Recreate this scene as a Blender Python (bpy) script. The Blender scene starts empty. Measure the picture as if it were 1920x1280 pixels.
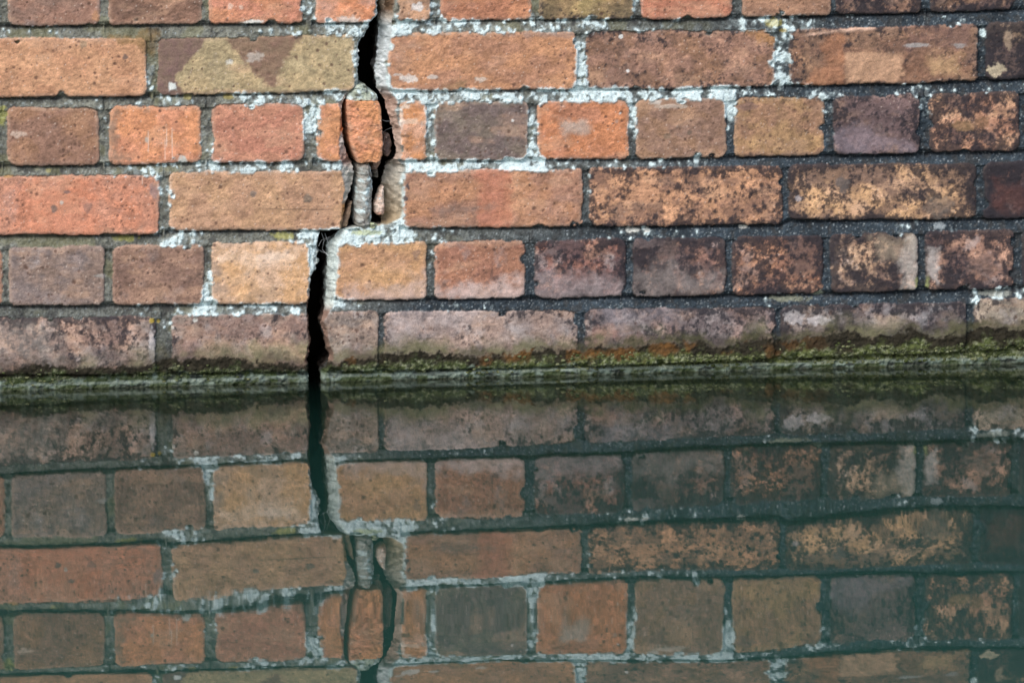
import bpy, math
import numpy as np
from mathutils import Vector, Matrix

C = bpy.context.scene
COL = C.collection
# ------------------------------------------------------------------ camera
PW, PH = 1920.0, 1280.0                 # photograph size: measurements below are in its pixels
LENS, DIST = 227.0, 7.0
AZ, EL = math.radians(9.9), math.radians(9.0)
SHIFT = 61.0 / 1920.0
FPX = LENS / 36.0 * PW
cam_pos = np.array([-DIST*math.cos(EL)*math.sin(AZ), -DIST*math.cos(EL)*math.cos(AZ), DIST*math.sin(EL)])
fwd = -cam_pos / np.linalg.norm(cam_pos)
right = np.cross(fwd, [0, 0, 1.0]); right /= np.linalg.norm(right)
upv = np.cross(right, fwd)
cd = bpy.data.cameras.new('camera')
cd.lens = LENS; cd.sensor_width = 36.0; cd.shift_y = SHIFT; cd.clip_end = 500; cd.clip_start = 0.05
cam = bpy.data.objects.new('camera', cd); COL.objects.link(cam)
M = Matrix.Identity(4)
for i in range(3):
    M[i][0], M[i][1], M[i][2], M[i][3] = right[i], upv[i], -fwd[i], cam_pos[i]
cam.matrix_world = M
C.camera = cam
# ------------------------------------------------------------------ sky, sun, exposure
SUN_EL, SUN_AZ = math.radians(48), math.atan2(-0.62, -0.78)
w = bpy.data.worlds.new('World'); C.world = w; w.use_nodes = True
nt = w.node_tree; nt.nodes.clear()
sky = nt.nodes.new('ShaderNodeTexSky'); sky.sky_type = 'NISHITA'; sky.sun_disc = False
sky.sun_elevation = SUN_EL; sky.sun_rotation = SUN_AZ
sky.air_density = 1.0; sky.dust_density = 3.0; sky.ozone_density = 1.0
bg = nt.nodes.new('ShaderNodeBackground'); bg.inputs['Strength'].default_value = 0.11
out = nt.nodes.new('ShaderNodeOutputWorld')
nt.links.new(sky.outputs[0], bg.inputs[0]); nt.links.new(bg.outputs[0], out.inputs[0])
sl = bpy.data.lights.new('sun', 'SUN'); sl.energy = 1.2; sl.angle = math.radians(38); sl.color = (1.0, 0.98, 0.95)
so = bpy.data.objects.new('sun', sl); COL.objects.link(so)
sd = Vector((math.sin(SUN_AZ)*math.cos(SUN_EL), math.cos(SUN_AZ)*math.cos(SUN_EL), math.sin(SUN_EL)))
so.rotation_euler = sd.to_track_quat('Z', 'Y').to_euler(); so.location = (-3, -5, 6)
C.view_settings.view_transform = 'Standard'; C.view_settings.look = 'None'
C.view_settings.exposure = 0.65; C.view_settings.gamma = 1.0

# ------------------------------------------------------------------ chart between photo pixels and the wall plane y = 0
def to_px(x, z, y=0.0):
    dx, dy, dz = x-cam_pos[0], y-cam_pos[1], z-cam_pos[2]
    a = dx*right[0]+dy*right[1]+dz*right[2]
    b = dx*upv[0]+dy*upv[1]+dz*upv[2]
    c = dx*fwd[0]+dy*fwd[1]+dz*fwd[2]
    return PW/2 + FPX*a/c, PH/2 - FPX*b/c + SHIFT*PW

def to_wall(u, v, y=0.0):
    u = np.asarray(u, float); v = np.asarray(v, float)
    a = (u-PW/2)/FPX; b = -(v-PH/2-SHIFT*PW)/FPX
    d = [fwd[i]+a*right[i]+b*upv[i] for i in range(3)]
    t = (y-cam_pos[1])/d[1]
    return cam_pos[0]+t*d[0], cam_pos[2]+t*d[2]

# ------------------------------------------------------------------ noise
RNG = np.random.default_rng(7)
TAB = RNG.random((256, 256)).astype(np.float32)
TABX = RNG.random((256, 256)).astype(np.float32)
TABY = RNG.random((256, 256)).astype(np.float32)

def vn(x, y, seed=0):
    x = x + seed*17.31; y = y + seed*9.73
    xi = np.floor(x).astype(np.int32); yi = np.floor(y).astype(np.int32)
    fx = (x-xi).astype(np.float32); fy = (y-yi).astype(np.float32)
    fx = fx*fx*fx*(fx*(fx*6-15)+10); fy = fy*fy*fy*(fy*(fy*6-15)+10)
    x0 = xi & 255; x1 = (xi+1) & 255; y0 = yi & 255; y1 = (yi+1) & 255
    a = TAB[x0, y0]*(1-fx)+TAB[x1, y0]*fx
    b = TAB[x0, y1]*(1-fx)+TAB[x1, y1]*fx
    return a*(1-fy)+b*fy

def fbm(x, y, sc, octs=4, seed=0, gain=0.5):
    """0..1 noise, features about sc pixels wide"""
    t = 0; amp = 1.0; tot = 0; f = 1.0/sc
    ca, sa = 0.8, 0.6
    xx, yy = x, y
    for o in range(octs):
        t = t + amp*vn(xx*f, yy*f, seed+o*3); tot += amp
        amp *= gain; f *= 2.03
        xx, yy = ca*xx-sa*yy, sa*xx+ca*yy
    return t/tot

def worley(x, y, sc, seed=0):
    x = x/sc+seed*11.7; y = y/sc+seed*5.9
    xi = np.floor(x).astype(np.int32); yi = np.floor(y).astype(np.int32)
    best = np.full(x.shape, 9.0, np.float32); bid = np.zeros(x.shape, np.float32)
    for i in (-1, 0, 1):
        for j in (-1, 0, 1):
            a = (xi+i) & 255; b = (yi+j) & 255
            px = xi+i+TABX[a, b]; py = yi+j+TABY[a, b]
            d = np.hypot(px-x, py-y).astype(np.float32)
            m = d < best
            best = np.where(m, d, best); bid = np.where(m, TAB[a, b], bid)
    return best*sc, bid

def ss(a, b, x):
    t = np.clip((x-a)/(b-a), 0, 1)
    return t*t*(3-2*t)

def lin(c):
    c = np.asarray(c, float)/255.0
    return np.where(c <= 0.04045, c/12.92, ((c+0.055)/1.055)**2.4)

LIGHT = np.array([1.0, 1.0, 1.01])      # how the light of this overcast sky renders a unit albedo
def alb(c):
    """albedo that shows as sRGB colour c under the scene's light"""
    return np.clip(lin(c)/LIGHT, .004, .88)
def tn(c):
    """first colour estimate -> corrected against close crops of the photograph, as albedo"""
    c = np.asarray(c, float); m = c.mean()
    m2 = min(1.20*m+4, m+(255-m)*.42)
    return alb(np.clip(m2+(c-m)*.71+np.array([6, 5, 1]), 0, 252))

def mixc(base, c, m):
    c = np.asarray(c)
    return base + (c-base)*m[..., None]

# ------------------------------------------------------------------ the bond, measured
TOP, BOT = {}, {}
BOT[1] = [(0, 49), (280, 48), (640, 43), (900, 39), (1290, 37), (1420, 33), (1640, 27), (1830, 21), (1920, 18)]
TOP[1] = [(0, -60), (640, -64), (1290, -72), (1920, -86)]
TOP[2] = [(0, 72), (320, 72), (500, 70), (640, 66), (740, 63), (900, 62), (1090, 59), (1450, 56), (1700, 48), (1830, 45), (1920, 40)]
BOT[2] = [(0, 184), (200, 182), (450, 177), (660, 172), (900, 170), (1280, 167), (1450, 162), (1700, 157), (1830, 152), (1920, 147)]
TOP[3] = [(0, 203), (190, 201), (380, 197), (580, 194), (720, 191), (990, 190), (1180, 188), (1365, 184), (1545, 182), (1725, 177), (1910, 172)]
BOT[3] = [(0, 311), (190, 310), (380, 306), (580, 304), (800, 302), (990, 301), (1180, 300), (1365, 295), (1545, 292), (1725, 288), (1910, 284)]
TOP[4] = [(0, 331), (300, 329), (320, 323), (640, 320), (760, 319), (1090, 316), (1105, 313), (1465, 311), (1480, 308), (1830, 306), (1920, 302)]
BOT[4] = [(0, 441), (300, 440), (320, 433), (640, 432), (760, 428), (1090, 426), (1465, 422), (1480, 414), (1830, 411), (1920, 408)]
TOP[5] = [(0, 463), (195, 462), (380, 459), (400, 454), (580, 454), (632, 455), (800, 453), (985, 451), (1172, 447), (1360, 444), (1543, 440), (1722, 435), (1902, 431)]
BOT[5] = [(0, 574), (200, 573), (380, 571), (580, 569), (632, 563), (800, 562), (985, 560), (1172, 557), (1360, 554), (1540, 551), (1722, 545), (1902, 540)]
TOP[6] = [(0, 595), (295, 593), (320, 591), (580, 588), (605, 585), (710, 584), (1085, 582), (1100, 580), (1455, 576), (1465, 572), (1810, 566), (1830, 562), (1920, 556)]
BOT[6] = [(0, 703), (300, 701), (580, 697), (705, 695), (1085, 688), (1455, 674), (1810, 660), (1920, 652)]
for r in range(0, -9, -1):               # courses above the frame keep the same rise
    dy = 128.5*(1-r)
    TOP[r] = [(x, y-dy) for x, y in TOP[1]]
    BOT[r] = [(x, y-dy) for x, y in [(0, 47), (640, 43), (1290, 35), (1920, 20)]]

def line(pts, x):
    xs = [p[0] for p in pts]; ys = [p[1] for p in pts]
    y = np.interp(x, xs, ys)
    sl_l = -0.012; sl_r = -0.02
    y = np.where(x < xs[0], ys[0]+(x-xs[0])*sl_l, y)
    return np.where(x > xs[-1], ys[-1]+(x-xs[-1])*sl_r, y)

# brick: x0, x1, c1, c2, specks, black growth, pale bloom, corner radius, edge wander
B = {
 1: [(14, 187, (152, 98, 78), (120, 84, 72), .6, .10, .15), (205, 378, (142, 92, 70), (112, 74, 60), .6, .08, .1), (393, 567, (196, 110, 68), (182, 98, 70), .3, .02, .1),
     (593, 712, (204, 108, 62), (188, 116, 90), .3, .02, .1), (744, 808, (182, 120, 80), (150, 104, 80), .4, .05, .2), (825, 995, (188, 106, 64), (168, 92, 60), .3, .02, .05),
     (1013, 1188, (146, 118, 64), (168, 126, 70), .5, .25, 0), (1203, 1375, (188, 98, 66), (165, 86, 60), .4, .12, .05), (1391, 1557, (168, 108, 76), (138, 90, 66), .5, .15, .1),
     (1568, 1727, (100, 72, 64), (132, 86, 66), .6, .42, 0), (1745, 1905, (134, 88, 64), (92, 66, 56), .6, .48, 0)],
 2: [(-92, 275, (192, 124, 80), (174, 108, 70), .45, .03, .03), (296, 665, (152, 128, 86), (162, 132, 86), .5, .02, .05), (728, 1083, (184, 112, 68), (160, 98, 68), .5, .04, .06),
     (1099, 1453, (146, 94, 64), (158, 102, 78), .6, .26, .05), (1480, 1833, (156, 104, 70), (140, 88, 62), .6, .30, .05), (1849, 2210, (124, 92, 70), (140, 104, 76), .6, .54, .05)],
 3: [(-170, -4, (150, 96, 66), (130, 86, 66), .5, .1, .1), (14, 186, (152, 97, 66), (130, 84, 66), .7, .06, .08), (206, 378, (208, 116, 64), (196, 108, 70), .3, .0, .03),
     (397, 571, (182, 106, 76), (168, 92, 68), .35, .0, .08), (595, 652, (198, 114, 62), (190, 108, 74), .25, 0, .03), (748, 800, (204, 116, 58), (190, 124, 92), .3, .02, .1),
     (815, 991, (112, 94, 82), (94, 74, 74), .5, .05, .05), (1008, 1180, (194, 102, 54), (176, 96, 62), .4, .02, .02), (1192, 1362, (148, 99, 68), (128, 87, 70), .5, .08, .06),
     (1378, 1546, (168, 117, 66), (148, 97, 66), .6, .2, 0), (1562, 1725, (120, 86, 88), (94, 68, 72), .6, .34, .15), (1743, 1911, (190, 128, 88), (168, 102, 72), .6, .46, .1),
     (1924, 2095, (124, 84, 62), (110, 76, 60), .6, .6, 0)],
 4: [(-72, 299, (182, 106, 78), (190, 100, 66), .6, .08, .08), (317, 668, (180, 124, 82), (164, 110, 78), .45, .02, .03), (757, 1093, (178, 108, 68), (154, 96, 72), .5, .12, .06),
     (1105, 1468, (198, 126, 80), (178, 112, 74), .7, .36, .03), (1478, 1832, (200, 138, 84), (186, 130, 90), .7, .42, .05), (1845, 2210, (74, 46, 46), (62, 42, 42), .5, .55, .05)],
 5: [(-175, 4, (172, 102, 70), (150, 92, 68), .4, .1, .1), (18, 197, (118, 98, 97), (128, 98, 86), .5, .14, .25), (210, 382, (148, 102, 80), (124, 84, 70), .6, .16, .1),
     (397, 581, (194, 134, 80), (184, 136, 102), .5, .06, .1), (631, 801, (188, 127, 74), (174, 114, 74), .35, .03, .1), (815, 985, (168, 97, 66), (150, 85, 62), .5, .16, .2),
     (1003, 1174, (162, 90, 70), (112, 68, 68), .5, .42, .4), (1187, 1361, (172, 112, 80), (140, 88, 74), .6, .50, .35), (1373, 1544, (178, 108, 72), (136, 80, 60), .6, .44, .25),
     (1557, 1722, (182, 134, 98), (150, 96, 64), .6, .50, .3), (1736, 1903, (184, 122, 94), (140, 90, 72), .6, .46, .3), (1916, 2090, (96, 88, 86), (80, 76, 76), .5, .6, .2)],
 6: [(-78, 294, (160, 116, 98), (124, 104, 98), .5, .36, .3), (322, 581, (152, 110, 96), (128, 106, 96), .5, .26, .3), (603, 710, (142, 114, 100), (124, 108, 102), .5, .22, .35),
     (720, 1083, (162, 126, 112), (138, 116, 112), .4, .25, .4), (1098, 1455, (154, 116, 108), (112, 98, 102), .5, .38, .4), (1463, 1812, (126, 106, 100), (96, 92, 100), .5, .40, .4),
     (1827, 2190, (150, 126, 106), (120, 106, 92), .5, .28, .3)],
}
palette = [((152, 98, 74), (125, 84, 68)), ((184, 112, 70), (165, 100, 64)), ((140, 100, 78), (120, 84, 70)), ((165, 118, 72), (150, 104, 70)), ((120, 92, 84), (100, 76, 74)), ((195, 106, 64), (178, 98, 66))]
BR = []                                   # (row, x0, x1, c1, c2, speck, black, bloom)
for r in range(-8, 7):
    stretcher = (r % 2 == 0)
    L, gap = (358, 17) if stretcher else (170, 16)
    if r in B:
        lst = list(B[r]); x = lst[0][0]-gap
        xr = lst[-1][1]+gap
    else:
        src = B[2] if stretcher else B[3]
        lst = []; x = src[0][0]-gap+100*((r*37) % 3-1); xr = x
    BR += [(r,)+b for b in lst]
    while x > -2300:
        p = palette[RNG.integers(len(palette))]
        BR.append((r, x-L, x, p[0], p[1], .5, .08 if x < 400 else .3, .1)); x -= L+gap
    while xr < 4300:
        p = palette[RNG.integers(len(palette))]
        BR.append((r, xr, xr+L, p[0], p[1], .5, .08 if xr < 400 else .45, .1)); xr += L+gap
NB = len(BR)
bc1 = np.array([tn(b[3]) for b in BR]); bc2 = np.array([tn(b[4]) for b in BR])
bsp = np.array([b[5] for b in BR]); bbk = np.array([b[6] for b in BR]); bbl = np.array([b[7] for b in BR])
boff = RNG.normal(0, 0.0009, NB); btx = RNG.normal(0, 0.000004, NB); bty = RNG.normal(0, 0.000012, NB)
bmx = np.array([(b[1]+b[2])/2 for b in BR]); bmy = np.array([(line(TOP[b[0]], (b[1]+b[2])/2)+line(BOT[b[0]], (b[1]+b[2])/2))/2 for b in BR])

# crack edges, measured down the wall (left block ends at LEFT, right block begins at RIGHT)
LEFT = [(705, -1100), (716, -700), (700, -420), (714, -200), (708, -100), (709, 0), (707, 27), (696, 43), (686, 65), (674, 81), (672, 103), (672, 137), (670, 161), (650, 179), (641, 192), (641, 220), (643, 240),
        (645, 257), (650, 285), (661, 309), (666, 325), (659, 356), (648, 379), (642, 421), (641, 430), (603, 433.5), (596, 451), (593, 506), (583, 520), (581, 555), (577, 585), (580, 620), (583, 637), (576, 675), (579, 692), (580, 716), (582, 760), (580, 900), (585, 1150)]
RIGHT = [(728, -1100), (738, -700), (722, -420), (735, -200), (724, -100), (722, 0), (719, 33), (717, 51), (715, 86), (710, 117), (708, 148), (712, 168), (726, 192), (734, 223), (743, 254), (746, 292), (734, 309), (727, 330), (722, 344), (725, 371), (724, 405), (719, 422), (690, 425), (650, 428.5), (640, 434), (618, 462),
         (617, 537), (614, 575), (604, 603), (611, 634), (616, 654), (620, 671), (612, 689), (604, 702), (604, 720), (605, 760), (610, 900), (615, 1150)]

def edge_fn(pts):
    xs, zs = to_wall([p[0] for p in pts], [p[1] for p in pts])
    o = np.argsort(zs)
    xs = xs[o]; zs = zs[o]
    def f(z, jag=1.0):
        j = jag*((fbm(z*3000, z*0+11, 9, 3, 41)-.5)*0.0034 + (fbm(z*3000, z*0+5, 40, 2, 43)-.5)*0.0026)
        return np.interp(z, zs, xs)+j
    return f
LX, RX = edge_fn(LEFT), edge_fn(RIGHT)
WR = [(-1100, 20), (0, 24), (40, 21), (60, 20), (165, 20), (188, 22), (223, 14), (254, 10), (300, 8), (314, 32), (410, 36), (424, 4), (445, 12), (465, 17), (570, 17), (590, 6), (1200, 6)]
WL = [(-1100, 5), (0, 4), (80, 5), (240, 4), (256, 10), (300, 20), (330, 26), (375, 6), (430, 3), (520, 4), (690, 5), (1200, 5)]

# lichen crust on the joints: (x, y, amount)
LICH = [(0, 62, .35), (100, 58, .35), (180, 58, .15), (300, 60, .08), (400, 58, .2), (500, 57, .3), (570, 55, .45), (640, 55, .9), (740, 52, 1), (800, 50, .9), (870, 50, .7), (1000, 48, .55), (1100, 48, .5), (1200, 47, .4), (1320, 45, .3), (1420, 44, .55), (1490, 44, .75), (1560, 42, .3), (1700, 36, .08), (1900, 30, .06),
        (580, 10, .5), (815, 10, .6), (1003, 10, .4), (1195, 10, .4), (385, 10, .15), (195, 10, .1), (1383, 10, .2), (1560, 10, .2), (1735, 10, .3),
        (40, 190, .2), (160, 190, .3), (230, 188, .35), (310, 186, .4), (400, 185, .35), (470, 184, .7), (560, 182, .6), (620, 180, .75), (770, 182, 1), (870, 182, .95), (980, 178, .85), (1080, 176, .9), (1150, 176, 1), (1200, 178, .6), (1290, 174, .9), (1360, 176, 1), (1410, 172, .35), (1480, 168, .25), (1600, 170, .12), (1740, 168, .4), (1900, 155, .3),
        (286, 100, .1), (286, 155, .6), (668, 110, .9), (1091, 80, .7), (1091, 120, .95), (1091, 160, .9), (1466, 80, .75), (1462, 120, .9), (1475, 155, .95), (1841, 80, .5), (1841, 140, .1),
        (8, 250, .2), (196, 250, .25), (387, 220, .15), (387, 280, .35), (577, 220, .85), (583, 280, .55), (807, 200, .75), (807, 240, .7), (807, 290, .5), (1000, 200, .6), (1000, 260, .8), (1000, 295, .85), (1186, 200, .9), (1186, 240, .6), (1186, 290, .4), (1370, 200, .9), (1370, 240, .35), (1370, 285, .1), (1554, 190, .6), (1554, 240, .25), (1735, 190, .5), (1735, 260, .05),
        (50, 320, .15), (150, 320, .1), (250, 318, .5), (310, 316, .5), (410, 314, .8), (460, 314, .8), (560, 312, .55), (620, 310, .8), (760, 308, .9), (830, 310, .95), (900, 308, .8), (970, 310, .95), (1050, 308, .5), (1130, 306, .5), (1220, 304, .6), (1300, 302, .4), (1380, 300, .15), (1500, 298, .05), (1900, 295, .04),
        (307, 345, .8), (307, 400, .35), (1098, 330, .4), (1098, 400, .1), (1472, 350, .08), (1838, 350, .05),
        (60, 450, .08), (240, 448, .1), (345, 442, .7), (420, 445, .1), (530, 442, .4), (590, 440, .95), (680, 442, 1), (760, 440, .9), (800, 440, .5), (850, 438, .35), (920, 438, .15), (1010, 436, .12), (1120, 434, .35), (1190, 432, .4), (1260, 430, .25), (1390, 428, .15), (1500, 425, .08), (1760, 422, .35), (1900, 420, .05),
        (204, 500, .05), (390, 490, .05), (395, 530, .65), (392, 560, .9), (588, 470, 1), (590, 510, 1), (622, 500, 1), (808, 480, .35), (808, 540, .3), (994, 500, .06), (1180, 500, .04), (1366, 500, .05), (1550, 500, .08), (1729, 500, .06), (1909, 500, .05),
        (50, 583, .05), (200, 582, .06), (265, 582, .35), (330, 582, .55), (400, 578, 1), (450, 580, .6), (540, 578, .75), (575, 578, .6), (625, 572, .75), (660, 573, .5), (720, 573, .08), (880, 572, .3), (1000, 570, .12), (1100, 569, .2), (1240, 566, .1), (1400, 563, .1), (1470, 560, .45), (1540, 556, .2), (1650, 556, .15), (1760, 553, .12), (1870, 551, .55),
        (305, 640, .08), (715, 640, .04), (1090, 640, .03), (1460, 620, .06), (1820, 620, .05), (700, 712, .05), (100, 715, .05), (1500, 690, .04), (-600, 300, .3), (2500, 300, .08), (700, -300, .5), (2000, -300, .1)]
LICH = np.array(LICH)
def lichen_amount(U, V):
    num = np.zeros(U.shape, np.float32); den = np.full(U.shape, 1e-6, np.float32)
    for x, y, a in LICH:
        dx = (U-x)/42.0; dy = (V-y)/20.0
        w_ = 1.0/(0.08+dx*dx+dy*dy)**2
        num += w_*a; den += w_
    return num/den

def poly_d(U, V, pts):
    """signed distance to a polygon, negative inside"""
    P = np.array(pts, float); n = len(P)
    d = np.full(U.shape, 1e9); inside = np.zeros(U.shape, bool)
    for i in range(n):
        a, b = P[i], P[(i+1) % n]
        ex, ey = b-a
        wx, wy = U-a[0], V-a[1]
        t = np.clip((wx*ex+wy*ey)/(ex*ex+ey*ey), 0, 1)
        d = np.minimum(d, np.hypot(wx-ex*t, wy-ey*t))
        c = ((a[1] <= V) & (V < b[1])) | ((b[1] <= V) & (V < a[1]))
        if ey != 0:
            inside ^= c & (U < a[0]+(V-a[1])*ex/ey)
    return np.where(inside, -d, d)

# patches: kind 'b' on bricks, 'm' on joints, 'a' anywhere
POLY = [
 ('b', [(290, 70), (388, 70), (372, 98), (328, 146), (350, 185), (290, 185)], (106, 74, 68), 0.95, 3),
 ('b', [(424, 74), (574, 62), (532, 115), (514, 162), (478, 140)], (112, 75, 62), 0.85, 6),
 ('b', [(885, 312), (955, 312), (958, 432), (893, 432), (900, 370)], (190, 92, 62), 0.6, 16),
 ('b', [(70, 340), (180, 335), (170, 380), (190, 440), (80, 440), (60, 400)], (200, 98, 60), 0.48, 28),
 ('b', [(1385, 50), (1470, 58), (1462, 95), (1432, 82), (1400, 66)], (168, 104, 46), 0.72, 11),
 ('a', [(205, 70), (296, 58), (292, 112), (274, 106), (252, 88), (228, 80)], (128, 104, 66), 0.64, 11),
 ('b', [(1545, 75), (1585, 62), (1582, 165), (1500, 165), (1540, 120)], (170, 96, 56), 0.64, 11),
 ('b', [(1586, 100), (1692, 98), (1694, 140), (1676, 152), (1586, 158)], (178, 122, 86), 0.85, 7),
 ('b', [(1688, 52), (1822, 42), (1812, 82), (1760, 92), (1700, 90)], (112, 72, 66), 0.6, 19),
 ('b', [(1738, 108), (1802, 98), (1800, 140), (1745, 142)], (172, 124, 76), 0.68, 14),
 ('b', [(1690, 92), (1740, 92), (1745, 150), (1700, 150)], (122, 74, 52), 0.56, 14),
 ('b', [(206, 215), (224, 200), (218, 250), (226, 285), (245, 300), (206, 312)], (122, 98, 80), 0.68, 11),
 ('b', [(1050, 222), (1100, 226), (1108, 250), (1090, 258), (1072, 250), (1060, 262), (1048, 246)], (152, 134, 124), 0.68, 16),
 ('b', [(805, 392), (845, 382), (940, 386), (900, 396), (825, 404)], (112, 88, 82), 0.56, 11),
 ('b', [(410, 470), (570, 470), (560, 494), (470, 505), (410, 490)], (206, 170, 146), 0.48, 19),
 ('b', [(395, 488), (415, 495), (420, 540), (400, 548)], (110, 92, 84), 0.56, 14),
 ('b', [(470, 535), (520, 538), (520, 575), (440, 575)], (140, 108, 84), 0.48, 19),
 ('b', [(640, 540), (760, 535), (806, 500), (806, 575), (630, 575)], (168, 138, 132), 0.56, 19),
 ('b', [(810, 535), (880, 528), (990, 532), (990, 572), (810, 572)], (172, 150, 150), 0.56, 19),
 ('b', [(1000, 505), (1070, 510), (1176, 520), (1176, 565), (1000, 565)], (146, 124, 128), 0.48, 25),
 ('b', [(1188, 505), (1300, 500), (1362, 505), (1362, 560), (1188, 560)], (136, 120, 118), 0.44, 28),
 ('b', [(720, 580), (900, 580), (860, 610), (740, 620)], (160, 140, 142), 0.48, 28),
 ('b', [(1110, 575), (1300, 575), (1250, 605), (1150, 608)], (108, 98, 110), 0.56, 28),
 ('b', [(1112, 615), (1150, 605), (1160, 640), (1120, 650)], (172, 108, 92), 0.56, 16),
 ('b', [(1860, 330), (1925, 350), (1925, 395), (1865, 385)], (88, 42, 40), 0.56, 22),
 ('b', [(1560, 250), (1600, 235), (1700, 262), (1720, 288), (1570, 288)], (134, 112, 128), 0.4, 19),
 ('b', [(1625, 440), (1720, 436), (1722, 480), (1640, 490)], (178, 150, 118), 0.32, 22),
 ('b', [(1690, 470), (1722, 440), (1722, 545), (1690, 540)], (190, 176, 166), 0.44, 14),
 ('b', [(1738, 460), (1756, 470), (1760, 530), (1738, 520)], (186, 172, 168), 0.48, 14),
 ('b', [(520, 560), (580, 650), (584, 690), (500, 685), (530, 655)], (120, 112, 62), 0.0, 19),
 ('b', [(470, 645), (585, 640), (585, 690), (480, 682)], (126, 118, 68), 0.48, 19),
 ('b', [(0, 610), (90, 600), (120, 690), (0, 690)], (146, 132, 124), 0.32, 33),
 ('b', [(1014, 0), (1050, 10), (1060, 40), (1010, 40)], (84, 68, 50), 0.6, 16),
 ('b', [(1140, 10), (1192, 0), (1192, 40), (1150, 40)], (78, 64, 52), 0.56, 14),
 ('b', [(592, -5), (625, 0), (640, 35), (592, 45)], (176, 120, 98), 0.4, 16),
 ('b', [(1500, 68), (1590, 50), (1640, 47), (1640, 54), (1550, 62)], (206, 150, 122), 0.7, 4),
 ('b', [(1010, 60), (1080, 60), (1080, 72), (930, 68)], (120, 92, 84), 0.6, 6),
 ('b', [(728, 86), (765, 72), (770, 130), (740, 130)], (160, 112, 88), 0.4, 16),
 ('b', [(840, 160), (878, 150), (870, 166), (820, 170)], (120, 92, 56), 0.6, 6),
]
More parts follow.
